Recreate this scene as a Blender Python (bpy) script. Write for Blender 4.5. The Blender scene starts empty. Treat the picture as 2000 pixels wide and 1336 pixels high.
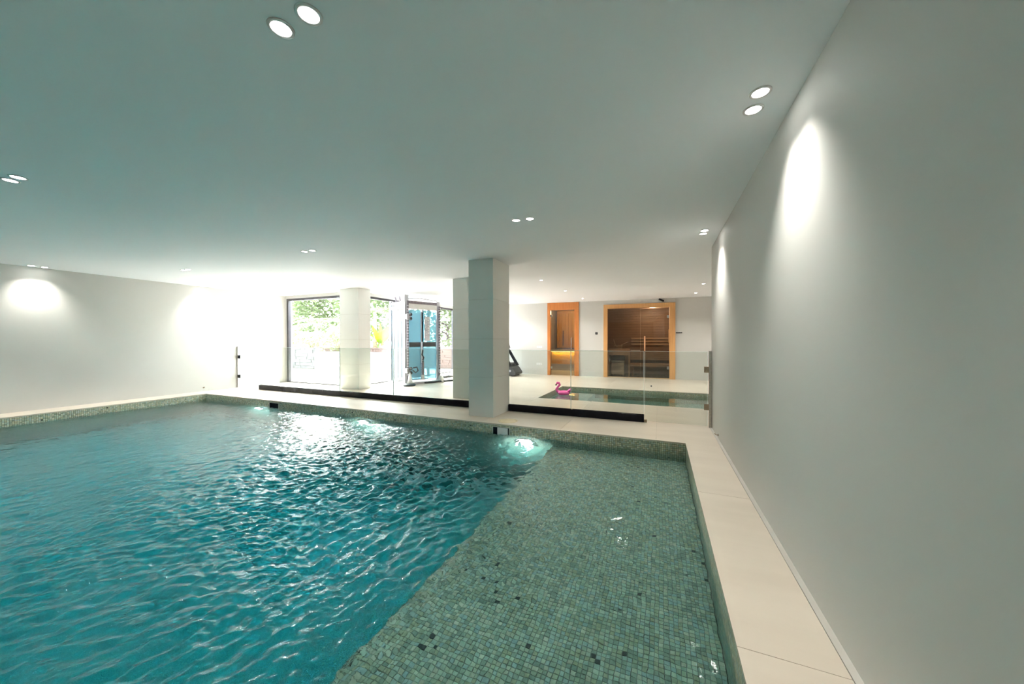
import bpy, bmesh, math, random
import numpy as np
from mathutils import Vector, Matrix
random.seed(7); rng = np.random.default_rng(11)
S = bpy.context.scene
COL = S.collection

# ------------------------------------------------------------------ camera
cam = bpy.data.cameras.new('camera'); cam_o = bpy.data.objects.new('camera', cam); COL.objects.link(cam_o)
cam.sensor_width = 36.0; cam.lens = 36.0 * 677.14 / 2000.0; cam.clip_start = 0.02; cam.clip_end = 300
R_ = Vector((0.92014436, 0.39157701, -0.00134431)); U_ = Vector((-9.3646e-04, 5.63353e-03, 0.99998369)); F_ = Vector((-0.3915782, 0.92012809, -0.00555036))
m = Matrix((R_, U_, -F_)).transposed().to_4x4(); m.translation = Vector((0, 0, 1.3)); cam_o.matrix_world = m
S.camera = cam_o

# ------------------------------------------------------------------ light and exposure
SKY = 2.1
POOL_W = 560.0
SPOT_W = 23.0
GYM_W = 17.0
S.view_settings.view_transform = 'Standard'; S.view_settings.look = 'None'
S.view_settings.gamma = 1.0; S.view_settings.use_curve_mapping = False
S.view_settings.exposure = 1.8
w = bpy.data.worlds.new('sky'); S.world = w; w.use_nodes = True
nt = w.node_tree; bg = nt.nodes['Background']
sky = nt.nodes.new('ShaderNodeTexSky'); sky.sky_type = 'NISHITA'; sky.sun_disc = False
sky.sun_elevation = math.radians(50); sky.sun_rotation = math.radians(-40); sky.dust_density = 3.0; sky.air_density = 1.0
hs = nt.nodes.new('ShaderNodeHueSaturation'); hs.inputs['Saturation'].default_value = 0.35
nt.links.new(sky.outputs[0], hs.inputs['Color']); nt.links.new(hs.outputs[0], bg.inputs[0]); bg.inputs[1].default_value = SKY
sun = bpy.data.lights.new('sun', 'SUN'); sun.energy = 5.2; sun.angle = math.radians(28); sun.color = (.96, .98, 1)
sun_o = bpy.data.objects.new('sun', sun); COL.objects.link(sun_o)
sun_o.rotation_euler = Vector((-0.42, 0.50, 0.75)).to_track_quat('Z', 'Y').to_euler()   # veiled sun over the garden, shining in through the windows
c = S.cycles
c.max_bounces = 9; c.diffuse_bounces = 4; c.glossy_bounces = 4; c.transmission_bounces = 7; c.transparent_max_bounces = 14
c.caustics_refractive = True; c.caustics_reflective = False; c.blur_glossy = 1.0
c.sample_clamp_indirect = 6.0; c.sample_clamp_direct = 0; c.use_denoising = True
c.use_adaptive_sampling = True; c.adaptive_threshold = 0.03

# ------------------------------------------------------------------ room measures (metres; deck level z = 0)
XR, XL, H = 0.7115, -10.771, 2.675
XP, XPL, YP = 0.3035, -10.19, 4.862
YN, YF = -2.6, -3.3           # near pool edge, near wall (behind the camera)
YG = 5.862
YW = 7.221
XS = -7.83
WATER = -0.15
LEDGE_Z, LEDGE_X = -0.43, -1.4265
DEEP = -1.75
BK = Vector((0, 12.539, 0)); BU = Vector((1, 0.036, 0)).normalized(); BN = Vector((-0.036, 1, 0)).normalized()

# ------------------------------------------------------------------ materials
def mat(name, color=(.8, .8, .8), rough=.5, metal=0.0, **kw):
    m = bpy.data.materials.new(name); m.use_nodes = True
    b = m.node_tree.nodes['Principled BSDF']
    b.inputs['Base Color'].default_value = (*color, 1); b.inputs['Roughness'].default_value = rough
    b.inputs['Metallic'].default_value = metal
    for k, v in kw.items():
        b.inputs[k.replace('_', ' ')].default_value = v
    return m
def N(m, t, **kw):
    n = m.node_tree.nodes.new(t)
    for k, v in kw.items(): setattr(n, k, v)
    return n
def L(m, a, b): m.node_tree.links.new(a, b)
def noisy(name, c1, c2, scale=3.0, rough=.5, detail=4, stretch=(1, 1, 1), bump=0.0, bscale=60, metal=0.0, lo=.35, hi=.65):
    m = mat(name, c1, rough, metal); b = m.node_tree.nodes['Principled BSDF']
    geo = N(m, 'ShaderNodeNewGeometry'); mp = N(m, 'ShaderNodeMapping'); mp.inputs['Scale'].default_value = stretch
    nz = N(m, 'ShaderNodeTexNoise'); nz.inputs['Scale'].default_value = scale; nz.inputs['Detail'].default_value = detail
    cr = N(m, 'ShaderNodeValToRGB'); cr.color_ramp.elements[0].color = (*c1, 1); cr.color_ramp.elements[1].color = (*c2, 1)
    cr.color_ramp.elements[0].position = lo; cr.color_ramp.elements[1].position = hi
    L(m, geo.outputs['Position'], mp.inputs[0]); L(m, mp.outputs[0], nz.inputs[0]); L(m, nz.outputs[0], cr.inputs[0]); L(m, cr.outputs[0], b.inputs['Base Color'])
    if bump:
        n2 = N(m, 'ShaderNodeTexNoise'); n2.inputs['Scale'].default_value = bscale; n2.inputs['Detail'].default_value = 3
        bp = N(m, 'ShaderNodeBump'); bp.inputs['Strength'].default_value = bump; bp.inputs['Distance'].default_value = .004
        L(m, geo.outputs['Position'], n2.inputs[0]); L(m, n2.outputs[0], bp.inputs['Height']); L(m, bp.outputs[0], b.inputs['Normal'])
    return m
def emit(name, color, strength):
    m = bpy.data.materials.new(name); m.use_nodes = True; t = m.node_tree; t.nodes.remove(t.nodes['Principled BSDF'])
    e = t.nodes.new('ShaderNodeEmission'); e.inputs[0].default_value = (*color, 1); e.inputs[1].default_value = strength
    t.links.new(e.outputs[0], t.nodes['Material Output'].inputs[0]); return m
def glass(name, tint, rough=0.0, refl=1.0):
    """clear sheet: what is behind shows tinted, and a Fresnel share of the surroundings is mirrored"""
    m = bpy.data.materials.new(name); m.use_nodes = True; t = m.node_tree; t.nodes.remove(t.nodes['Principled BSDF'])
    tr = t.nodes.new('ShaderNodeBsdfTransparent'); tr.inputs[0].default_value = (*tint, 1)
    gl = t.nodes.new('ShaderNodeBsdfGlossy'); gl.inputs['Roughness'].default_value = rough; gl.inputs[0].default_value = (refl, refl, refl, 1)
    lw = t.nodes.new('ShaderNodeLayerWeight'); lw.inputs[0].default_value = .5
    pw = t.nodes.new('ShaderNodeMath'); pw.operation = 'POWER'; pw.inputs[1].default_value = 5
    ml = t.nodes.new('ShaderNodeMath'); ml.operation = 'MULTIPLY_ADD'; ml.inputs[1].default_value = .9; ml.inputs[2].default_value = .04
    mx = t.nodes.new('ShaderNodeMixShader')
    t.links.new(lw.outputs['Facing'], pw.inputs[0]); t.links.new(pw.outputs[0], ml.inputs[0]); t.links.new(ml.outputs[0], mx.inputs[0])
    t.links.new(tr.outputs[0], mx.inputs[1]); t.links.new(gl.outputs[0], mx.inputs[2]); t.links.new(mx.outputs[0], t.nodes['Material Output'].inputs[0])
    return m
def wood(name, c1, c2, rough=.4, stretch=(14, 14, .9), scale=2.2):
    return noisy(name, c1, c2, scale=scale, rough=rough, stretch=stretch, detail=5, bump=.08, bscale=90, lo=.3, hi=.7)

M = {}
M['wall'] = noisy('painted_plaster_wall', (.57, .56, .525), (.59, .58, .545), .7, .62, bump=.03, bscale=180)
M['ceiling'] = noisy('painted_ceiling', (.88, .90, .92), (.90, .92, .94), .5, .7)
M['stone'] = noisy('cream_limestone_slab', (.575, .50, .41), (.625, .55, .455), 1.2, .34, stretch=(.6, 3.2, 1), detail=6, bump=.02, bscale=140)
M['grout'] = noisy('pale_joint', (.50, .46, .39), (.54, .50, .43), 9, .8)
M['pillar'] = noisy('satin_pillar_cladding', (.84, .84, .80), (.87, .87, .83), 1.3, .42)
M['groove'] = noisy('grey_skirting_stone', (.47, .45, .40), (.52, .50, .45), 3, .5)
M['black'] = noisy('black_satin_metal', (.006, .007, .012), (.010, .011, .018), 6, .22)
M['black'].node_tree.nodes['Principled BSDF'].inputs['Specular IOR Level'].default_value = .15
M['dark'] = noisy('dark_grey_plastic', (.035, .038, .042), (.05, .053, .058), 8, .45)
M['frame'] = noisy('grey_bronze_aluminium', (.035, .033, .037), (.045, .042, .047), 6, .4)
M['steel'] = noisy('brushed_steel', (.42, .40, .36), (.52, .50, .45), 30, .32, metal=.9)
M['brass'] = noisy('bronze_hinge_metal', (.30, .24, .17), (.38, .31, .22), 30, .35, metal=.8)
M['chrome'] = noisy('polished_chrome', (.65, .66, .68), (.75, .76, .78), 10, .12, metal=1.0)
M['white'] = noisy('white_plastic', (.78, .78, .77), (.82, .82, .81), 5, .4)
M['silver'] = noisy('silver_powder_coat', (.55, .55, .60), (.62, .62, .67), 8, .35, metal=.35)
M['rod'] = noisy('mauve_grey_steel', (.20, .17, .20), (.27, .24, .27), 20, .35, metal=.5)
M['fence'] = glass('fence_glass', (.905, .935, .915))
M['fence_edge'] = mat('painted_lit_glass_edge', (.74, .86, .82), .3)  # pale opaque tone: the light caught by glass edges is put into the colour
M['window_glass'] = glass('window_glass', (.97, .985, .98))
M['brown_glass'] = glass('brown_tinted_glass', (.76, .69, .62))
M['door_glass'] = glass('grey_tinted_glass', (.80, .78, .76))
M['shield'] = mat('pale_blue_shield', (.36, .70, .84), .2); _t = M['shield'].node_tree; _b = _t.nodes['Principled BSDF']
_a = _t.nodes.new('ShaderNodeBsdfTransparent'); _a.inputs[0].default_value = (.6, .85, .93, 1); _x = _t.nodes.new('ShaderNodeMixShader'); _x.inputs[0].default_value = .55
_t.links.new(_a.outputs[0], _x.inputs[1]); _t.links.new(_b.outputs[0], _x.inputs[2]); _t.links.new(_x.outputs[0], _t.nodes['Material Output'].inputs[0])
M['shield_side'] = glass('clear_side_shield', (.66, .76, .80), .05)
M['honey'] = wood('honey_pine_wood', (.60, .30, .105), (.70, .38, .15))
M['orange'] = wood('orange_stained_wood', (.50, .165, .035), (.60, .22, .055))
M['amber'] = wood('amber_cedar_wood', (.55, .27, .045), (.65, .35, .07))
M['sauna_wood'] = wood('sauna_aspen_wood', (.30, .20, .125), (.36, .25, .16), .6, (1, 1, 9))
M['bench_wood'] = wood('pale_bench_wood', (.55, .40, .24), (.64, .48, .30), .55, (.8, 6, 6))
M['lamp'] = emit('downlight_lens', (1, .97, .93), 9.0)
M['poollamp'] = emit('underwater_lens', (.93, .98, 1), 9.0)
M['led'] = emit('led_strip', (1, .72, .22), 1.6)
M['trim'] = noisy('white_lamp_trim', (.62, .60, .58), (.66, .64, .62), 8, .35)
M['heater'] = noisy('pale_enamel_heater', (.50, .56, .54), (.58, .63, .61), 8, .4)
M['pink'] = mat('pink_inflatable_vinyl', (1, .12, .46), .35, 0, Coat_Weight=.4)
M['cream_lid'] = noisy('cream_plastic_lid', (.72, .60, .38), (.78, .66, .44), 9, .45)
M['terrace'] = noisy('pale_terrace_paving', (.46, .45, .43), (.52, .51, .49), 2, .7)
M['rock'] = noisy('garden_wall_stone', (.045, .042, .04), (.085, .08, .075), 4, .85, bump=.4, bscale=18)
M['brick'] = noisy('garden_wall_brick', (.10, .055, .042), (.14, .085, .07), 5, .85, bump=.3, bscale=30)
M['soil'] = noisy('garden_soil', (.10, .08, .05), (.16, .13, .09), 6, .9)
M['stem'] = noisy('plant_stem', (.22, .17, .10), (.30, .25, .14), 9, .8)
M['petal'] = noisy('orange_petals', (.30, .09, .01), (.36, .15, .02), 8, .6)
def leafmat(name, c1, c2):
    m = noisy(name, c1, c2, 3, .5); b = m.node_tree.nodes['Principled BSDF']
    tl = N(m, 'ShaderNodeBsdfTranslucent'); tl.inputs[0].default_value = (*[min(1, x * 1.3) for x in c2], 1)
    mx = N(m, 'ShaderNodeMixShader'); mx.inputs[0].default_value = .4
    L(m, b.outputs[0], mx.inputs[1]); L(m, tl.outputs[0], mx.inputs[2]); L(m, mx.outputs[0], m.node_tree.nodes['Material Output'].inputs[0]); return m
M['leaf'] = leafmat('garden_foliage', (.12, .18, .07), (.22, .29, .13))
M['banana'] = leafmat('yellow_green_leaf', (.10, .185, .003), (.14, .23, .006))

def mosaic_mat(name, grid, tint=(1, 1, 1), axis='XY'):
    """pearly glass mosaic: every 25 mm cell takes its own colour; grid adds recessed joints where tiles are too small to build"""
    m = mat(name, (.4, .45, .4), .28); b = m.node_tree.nodes['Principled BSDF']
    geo = N(m, 'ShaderNodeNewGeometry')
    sc = N(m, 'ShaderNodeVectorMath', operation='MULTIPLY'); sc.inputs[1].default_value = (40, 40, 40)
    ad = N(m, 'ShaderNodeVectorMath', operation='ADD'); ad.inputs[1].default_value = (.013, .013, .37)
    fl = N(m, 'ShaderNodeVectorMath', operation='FLOOR')
    L(m, geo.outputs['Position'], sc.inputs[0]); L(m, sc.outputs[0], ad.inputs[0]); L(m, ad.outputs[0], fl.inputs[0])
    wn = N(m, 'ShaderNodeTexWhiteNoise', noise_dimensions='3D'); L(m, fl.outputs[0], wn.inputs[0])
    big = N(m, 'ShaderNodeTexNoise'); big.inputs['Scale'].default_value = 3.3; L(m, geo.outputs['Position'], big.inputs[0])
    mxv = N(m, 'ShaderNodeMath', operation='MULTIPLY_ADD'); mxv.inputs[1].default_value = .45; L(m, big.outputs[0], mxv.inputs[0])
    hv = N(m, 'ShaderNodeMath', operation='MULTIPLY_ADD'); hv.inputs[1].default_value = .92; hv.inputs[2].default_value = -.185; L(m, wn.outputs[0], hv.inputs[0])
    L(m, hv.outputs[0], mxv.inputs[2])
    cr = N(m, 'ShaderNodeValToRGB'); cr.color_ramp.interpolation = 'LINEAR'
    stops = [(0, (.05, .06, .055)), (.004, (.30, .38, .33)), (.25, (.46, .56, .47)), (.42, (.52, .54, .38)), (.52, (.60, .72, .62)), (.66, (.46, .60, .62)), (.78, (.72, .80, .70)), (.90, (.60, .60, .50)), (1, (.85, .88, .80))]
    el = cr.color_ramp.elements; el[0].position = stops[0][0]; el[0].color = (*stops[0][1], 1); el[1].position = 1; el[1].color = (*stops[-1][1], 1)
    for p_, c_ in stops[1:-1]:
        e = el.new(p_); e.color = (*c_, 1)
    L(m, mxv.outputs[0], cr.inputs[0])
    st = N(m, 'ShaderNodeTexNoise'); st.inputs['Scale'].default_value = 55; st.inputs['Detail'].default_value = 3; L(m, geo.outputs['Position'], st.inputs[0])
    mm = N(m, 'ShaderNodeMix', data_type='RGBA', blend_type='OVERLAY'); mm.inputs[0].default_value = .55
    L(m, cr.outputs[0], mm.inputs[6]); L(m, st.outputs[0], mm.inputs[7])
    tn = N(m, 'ShaderNodeMix', data_type='RGBA', blend_type='MULTIPLY'); tn.inputs[0].default_value = 1; tn.inputs[7].default_value = (*tint, 1)
    L(m, mm.outputs[2], tn.inputs[6]); out = tn.outputs[2]
    if grid:
        fr = N(m, 'ShaderNodeVectorMath', operation='FRACTION'); L(m, ad.outputs[0], fr.inputs[0])
        sx = N(m, 'ShaderNodeSeparateXYZ'); L(m, fr.outputs[0], sx.inputs[0])
        ms = []
        for a in axis:
            g = N(m, 'ShaderNodeMath', operation='PINGPONG'); g.inputs[1].default_value = .5; L(m, sx.outputs[a], g.inputs[0])
            k = N(m, 'ShaderNodeMath', operation='GREATER_THAN'); k.inputs[1].default_value = .07; L(m, g.outputs[0], k.inputs[0]); ms.append(k)
        mu = N(m, 'ShaderNodeMath', operation='MULTIPLY'); L(m, ms[0].outputs[0], mu.inputs[0]); L(m, ms[1].outputs[0], mu.inputs[1])
        gm = N(m, 'ShaderNodeMix', data_type='RGBA'); gm.inputs[6].default_value = (.13 * tint[0], .12 * tint[1], .08 * tint[2], 1)
        L(m, mu.outputs[0], gm.inputs[0]); L(m, out, gm.inputs[7]); out = gm.outputs[2]
        bp = N(m, 'ShaderNodeBump'); bp.inputs['Strength'].default_value = .4; bp.inputs['Distance'].default_value = .002
        L(m, mu.outputs[0], bp.inputs['Height']); L(m, bp.outputs[0], b.inputs['Normal'])
    L(m, out, b.inputs['Base Color'])
    return m
M['mosaic'] = mosaic_mat('mosaic_tiles', False, tint=(1.12, 1.06, .95))
M['mosaic_y'] = mosaic_mat('mosaic_wall_facing_y', True, tint=(1.05, .94, .82), axis='XZ')
M['mosaic_x'] = mosaic_mat('mosaic_wall_facing_x', True, tint=(1.05, .94, .82), axis='YZ')
M['mosaic_z'] = mosaic_mat('mosaic_floor', True, tint=(1.25, 1.38, 1.35), axis='XY')
M['mosaic_grout'] = noisy('mosaic_grout', (.17, .165, .115), (.22, .21, .15), 12, .8)

def water_mat(name, absorb, dens, bump_s, bscale, tintc=(1, 1, 1)):
    m = bpy.data.materials.new(name); m.use_nodes = True; t = m.node_tree; t.nodes.remove(t.nodes['Principled BSDF'])
    g = t.nodes.new('ShaderNodeBsdfGlass'); g.inputs['IOR'].default_value = 1.333; g.inputs['Roughness'].default_value = 0.0; g.inputs[0].default_value = (*tintc, 1)
    geo = t.nodes.new('ShaderNodeNewGeometry'); nz = t.nodes.new('ShaderNodeTexNoise'); nz.inputs['Scale'].default_value = bscale; nz.inputs['Detail'].default_value = 2
    at = t.nodes.new('ShaderNodeAttribute'); at.attribute_name = 'rough'
    mu = t.nodes.new('ShaderNodeMath'); mu.operation = 'MULTIPLY'
    bp = t.nodes.new('ShaderNodeBump'); bp.inputs['Strength'].default_value = bump_s; bp.inputs['Distance'].default_value = .01
    t.links.new(geo.outputs['Position'], nz.inputs[0]); t.links.new(nz.outputs[0], mu.inputs[0]); t.links.new(at.outputs['Fac'], mu.inputs[1])
    t.links.new(mu.outputs[0], bp.inputs['Height']); t.links.new(bp.outputs[0], g.inputs['Normal'])
    va = t.nodes.new('ShaderNodeVolumeAbsorption'); va.inputs[0].default_value = (*absorb, 1); va.inputs[1].default_value = dens
    t.links.new(g.outputs[0], t.nodes['Material Output'].inputs[0]); t.links.new(va.outputs[0], t.nodes['Material Output'].inputs[1])
    return m
M['water'] = water_mat('pool_water', (.02, .82, .905), .9, 1.0, 34)
M['small_water'] = water_mat('plunge_water', (.35, .82, .84), .5, .1, 8)

# ------------------------------------------------------------------ mesh helpers
def obj(name, bm, m, parent=None, smooth=False):
    me = bpy.data.meshes.new(name)
    bmesh.ops.recalc_face_normals(bm, faces=bm.faces[:]); bm.to_mesh(me); bm.free()
    for mm in (m if isinstance(m, (list, tuple)) else [m]): me.materials.append(mm)
    o = bpy.data.objects.new(name, me); COL.objects.link(o)
    if smooth:
        for p in me.polygons: p.use_smooth = True
    if parent: o.parent = parent; o.matrix_parent_inverse = parent_inv(parent)
    return o
def parent_inv(p):
    mw = Matrix.Identity(4); q = p
    while q:
        mw = (q.matrix_parent_inverse @ q.matrix_basis if q.parent else q.matrix_basis) @ mw; q = q.parent
    return mw.inverted()
def tag(o, label, cat, group=None, kind=None):
    o['label'] = label; o['category'] = cat
    if group: o['group'] = group
    if kind: o['kind'] = kind
    return o
def thing(name, label, cat, loc=(0, 0, 0), group=None, kind=None, rotz=0):
    o = bpy.data.objects.new(name, None); o.empty_display_size = .1; COL.objects.link(o); o.location = loc; o.rotation_euler = (0, 0, rotz)
    o.matrix_basis = Matrix.Translation(loc) @ Matrix.Rotation(rotz, 4, 'Z')
    return tag(o, label, cat, group, kind)
def box(bm, x0, x1, y0, y1, z0, z1, bev=0.0, fr=None, mi=0):
    """box; fr=(origin, u, n) lays x along u and y along n"""
    vs = [(x, y, z) for x in (x0, x1) for y in (y0, y1) for z in (z0, z1)]
    if fr: vs = [tuple(fr[0] + fr[1] * a + fr[2] * b_ + Vector((0, 0, c_))) for a, b_, c_ in vs]
    v = [bm.verts.new(p) for p in vs]
    fs = [bm.faces.new([v[i] for i in q]) for q in ((0, 1, 3, 2), (4, 6, 7, 5), (0, 4, 5, 1), (2, 3, 7, 6), (0, 2, 6, 4), (1, 5, 7, 3))]
    for f in fs: f.material_index = mi
    if bev:
        es = list({e for f in fs for e in f.edges})
        bmesh.ops.bevel(bm, geom=es, offset=bev, segments=2, affect='EDGES', profile=.5)
    return fs
def bx(name, m, x0, x1, y0, y1, z0, z1, parent=None, bev=0.0, fr=None):
    b = bmesh.new(); box(b, x0, x1, y0, y1, z0, z1, bev, fr); return obj(name, b, m, parent)
def tube(bm, pts, r, n=10, caps=True):
    pts = [Vector(p) for p in pts]; rs = r if isinstance(r, (list, tuple)) else [r] * len(pts); rings = []
    up = None
    for i, p in enumerate(pts):
        d = (pts[min(i + 1, len(pts) - 1)] - pts[max(i - 1, 0)]).normalized()
        if up is None: up = Vector((0, 0, 1)) if abs(d.z) < .9 else Vector((1, 0, 0))
        a = d.cross(up).normalized(); b_ = a.cross(d).normalized(); up = b_
        rings.append([bm.verts.new(p + (a * math.cos(2 * math.pi * k / n) + b_ * math.sin(2 * math.pi * k / n)) * rs[i]) for k in range(n)])
    for i in range(len(rings) - 1):
        for k in range(n): bm.faces.new((rings[i][k], rings[i][(k + 1) % n], rings[i + 1][(k + 1) % n], rings[i + 1][k]))
    if caps: bm.faces.new(rings[0][::-1]); bm.faces.new(rings[-1])
def lathe(bm, prof, cx=0, cy=0, n=28, axis='Z', cz=0):
    rings = []
    for r, z in prof:
        ring = []
        for k in range(n):
            a = 2 * math.pi * k / n; p = (r * math.cos(a), r * math.sin(a), z)
            if axis == 'Y': p = (p[0], p[2], p[1])
            if axis == 'X': p = (p[2], p[0], p[1])
            ring.append(bm.verts.new((p[0] + cx, p[1] + cy, p[2] + cz)))
        rings.append(ring)
    for i in range(len(rings) - 1):
        for k in range(n): bm.faces.new((rings[i][k], rings[i][(k + 1) % n], rings[i + 1][(k + 1) % n], rings[i + 1][k]))
    if prof[0][0] > 1e-4: bm.faces.new(rings[0])
    if prof[-1][0] > 1e-4: bm.faces.new(rings[-1])
def prism(bm, poly, thick, to3):
    """outline poly (a, b) extruded by thick; to3(a, b, t) -> point"""
    f = [bm.verts.new(to3(a, b, 0)) for a, b in poly]; g = [bm.verts.new(to3(a, b, thick)) for a, b in poly]; n = len(poly)
    bm.faces.new(f); bm.faces.new(g[::-1])
    for i in range(n): bm.faces.new((f[i], g[i], g[(i + 1) % n], f[(i + 1) % n]))
def struct(o, label, cat): return tag(o, label, cat, kind='structure')
def P3(o, u, n):
    return (Vector(o), Vector(u), Vector(n))

# ------------------------------------------------------------------ room shell
T = .2
XG = 3.6                                                    # the gym is wider than the pool hall
back = lambda x: 12.539 + .036 * x
struct(bx('wall_left', M['wall'], XL - T, XL, YF - T, YW + T, -.3, H), 'long plain white wall along the left of the pool', 'wall')
struct(bx('wall_right', M['wall'], XR, XR + T, YF - T, YG + .05, -.3, H), 'long plain white wall close on the right with light scallops', 'wall')
struct(bx('wall_front', M['wall'], XL - T, XR + T, YF - T, YF, -.3, H), 'plain white wall behind the camera at the near end of the pool hall', 'wall')
struct(bx('wall_recess', M['wall'], XR + T, XG, YG - .15, YG + .05, -.3, H), 'short white wall where the gym widens behind the right wall', 'wall')
struct(bx('wall_gym', M['wall'], XG, XG + T, YG - .15, 12.9, -.3, H), 'white side wall of the gym beyond the right wall', 'wall')
b = bmesh.new()
box(b, XL - T, XG + T, YF - T, YW + .12, H, H + .2); box(b, XS - .12, XG + T, YW + .12, 13.0, H, H + .2)
struct(obj('ceiling', b, M['ceiling']), 'smooth white ceiling over pool and gym with recessed downlights', 'ceiling')
# far wall, sauna door and steam door openings cut out
FR = (BK, BU, BN)
D0, D1 = (-3.84, -2.675)      # steam door, outer frame
S0, S1 = (-1.81, .475)        # sauna, outer frame
b = bmesh.new()
SLX = [(-7.9, D0 + .01, 0, H), (D0 + .01, D1 - .01, 2.66, H), (D1 - .01, S0 + .01, 0, H), (S0 + .01, S1 - .01, 2.51, H), (S1 - .01, 3.7, 0, H)]
wb = thing('wall_back', 'greige far wall of the gym around the wooden door and the sauna', 'wall', tuple(BK), kind='structure')
for a0, a1, z0, z1 in SLX:                                  # large wall slabs with hairline joints
    n = max(1, round((a1 - a0) / 1.9)); step = (a1 - a0) / n
    for k in range(n):
        bx('wall_panel', M['wall'], a0 + k * step + (.0015 if k else 0), a0 + (k + 1) * step - .0015, 0, .2, z0, z1, wb, fr=FR)
struct(bx('wall_window', M['wall'], XL, XS + .06, YW - .02, YW + .12, 2.585, H), 'white lintel above the left garden window', 'wall')
struct(bx('wall_side', M['wall'], XS - .12, XS + .06, YW + .12, 12.3, 2.585, H), 'white lintel above the side garden windows', 'wall')

# windows: dark frames, glass panes
def window(name, label, fr, length, mull, z0=0.0, z1=2.585):
    w_ = thing(name, label, 'window', tuple(fr[0]), kind='structure')
    t = .065
    bx('window_frame', M['frame'], 0, length, -.03, .05, z1 - t, z1, w_, fr=fr)
    bx('sill', M['frame'], 0, length, -.03, .05, z0, z0 + .03, w_, fr=fr)
    xs = [0] + mull + [length]
    for i, a in enumerate(xs):
        a0 = a if i == 0 else a - t / 2 if i < len(xs) - 1 else a - t
        bx('mullion', M['frame'], a0, a0 + t * (1.35 if i == 0 else 1), -.03, .05, z0 + .03, z1 - t, w_, fr=fr)
    for i in range(len(xs) - 1):
        bx('window_pane', M['window_glass'], xs[i] + .03, xs[i + 1] - .03, .005, .02, z0 + .02, z1 - .04, w_, fr=fr)
window('window_1', 'dark framed garden window at the far left behind the pale pillar', P3((XL + .08, YW, 0), (1, 0, 0), (0, 1, 0)), XS - XL - .08, [])
window('window_2', 'dark framed garden windows running back beside the gym machine', P3((XS, YW + .02, 0), (0, 1, 0), (-1, 0, 0)), 12.2 - YW, [1.47, 3.3])
bx('trim', M['wall'], XL, XL + .08, YW - .02, YW + .12, 0, 2.585); struct(bpy.data.objects['trim'], 'narrow white reveal left of the garden window', 'wall'); bpy.data.objects['trim'].name = 'trim_1'

# ------------------------------------------------------------------ floor: slabs with fine joints over a bed
PX0, PX1, PY0, PY1 = -2.52, 2.2, 7.40, 9.54                 # plunge pool
fl = thing('floor', 'cream stone floor tiles around the pool and through the gym', 'floor', (0, 0, 0), kind='structure')
bed = bmesh.new()
for x0, x1, y0, y1 in [(XL, XPL - .16, YF, YG), (XP + .16, XR, YF, YG), (XPL - .16, XP + .16, YP + .16, YG), (XPL - .16, XP + .16, YF, YN - .16), (XL, XG, YG, YW), (XS - .1, PX0 - .11, YW, 12.8), (PX1 + .11, XG, YW, 12.8), (PX0 - .11, PX1 + .11, YW, PY0 - .11), (PX0 - .11, PX1 + .11, PY1 + .11, 12.8)]:
    box(bed, x0, x1, y0, y1, -.06, -.006)
fb = obj('floor_bed', bed, M['grout'], fl)
def slab(x0, x1, y0, y1):
    g = .0016
    bx('tile', M['stone'], x0 + g, x1 - g, y0 + g, y1 - g, -.02, 0, fl)
def slabs(x0, x1, y0, y1, ox, oy, dx, dy):
    xs = [x0] + [v for v in np.arange(ox - 40 * dx, x1, dx) if x0 + .06 < v < x1 - .06] + [x1]
    ys = [y0] + [v for v in np.arange(oy - 40 * dy, y1, dy) if y0 + .06 < v < y1 - .06] + [y1]
    for i in range(len(xs) - 1):
        for j in range(len(ys) - 1): slab(xs[i], xs[i + 1], ys[j], ys[j + 1])
slabs(XP - .002, XR - .03, YF, YP, 0, 1.72, 2.4, 1.2 * 1.36)   # right coping: a joint at y = 1.72
slabs(XL, XPL + .002, YF, YP, 0, 1.2, 2.4, 1.2)
slabs(XL, XR, YP - .002, YG, -1.325, 90, 1.285, 200)         # far coping
slabs(XPL, XP, YF, YN, -1.325, 90, 1.285, 200)
slabs(XL, PX0, YG, YW, -.04, YW, 1.285, 1.4)
slabs(PX0, PX1, YG, PY0 + .008, -.04, YW, 1.285, 1.54)
slabs(PX1, XG, YG, PY0, -.04, YW, 1.285, 1.54)
slabs(XS, PX0 + .008, YW, 12.5, -.04, YW, 1.285, 1.285)
slabs(PX0, PX1, PY1 - .008, 12.7, -.04, 12.6, 1.285, 1.285)
slabs(PX1 - .008, XG, PY0, 12.7, -.04, 12.6, 1.285, 1.285)
struct(bx('baseboard_right', M['groove'], XR - .03, XR, YF, YG, -.02, .004), 'narrow grey stone strip between coping and right wall', 'baseboard')
struct(bx('baseboard_back', M['wall'], S1, 3.6, -.012, 0, 0, .07, fr=FR), 'low skirting right of the sauna', 'baseboard')

# ------------------------------------------------------------------ swimming pool shell
pool = thing('swimming_pool', 'large swimming pool lined with green glass mosaic, shallow ledge on the right', 'pool', (-5, 1, 0), kind='structure')
b = bmesh.new(); box(b, XPL, XP, YP, YP + .15, DEEP, -.02); obj('pool_wall', b, M['mosaic_y'], pool)
b = bmesh.new(); box(b, XPL, XP, YN - .15, YN, DEEP, -.02); obj('pool_wall', b, M['mosaic_y'], pool)
b = bmesh.new(); box(b, XP, XP + .15, YN - .15, YP + .15, DEEP, -.02); obj('pool_wall', b, M['mosaic_x'], pool)
b = bmesh.new(); box(b, XPL - .15, XPL, YN - .15, YP + .15, DEEP, -.02); obj('pool_wall', b, M['mosaic_x'], pool)
b = bmesh.new(); box(b, XPL - .15, XP + .15, YN - .15, YP + .15, DEEP - .1, DEEP); obj('pool_floor', b, M['mosaic_z'], pool)
b = bmesh.new(); box(b, LEDGE_X, XP, YN, YP, DEEP, LEDGE_Z - .006); obj('ledge', b, [M['mosaic_grout']], pool)
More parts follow.
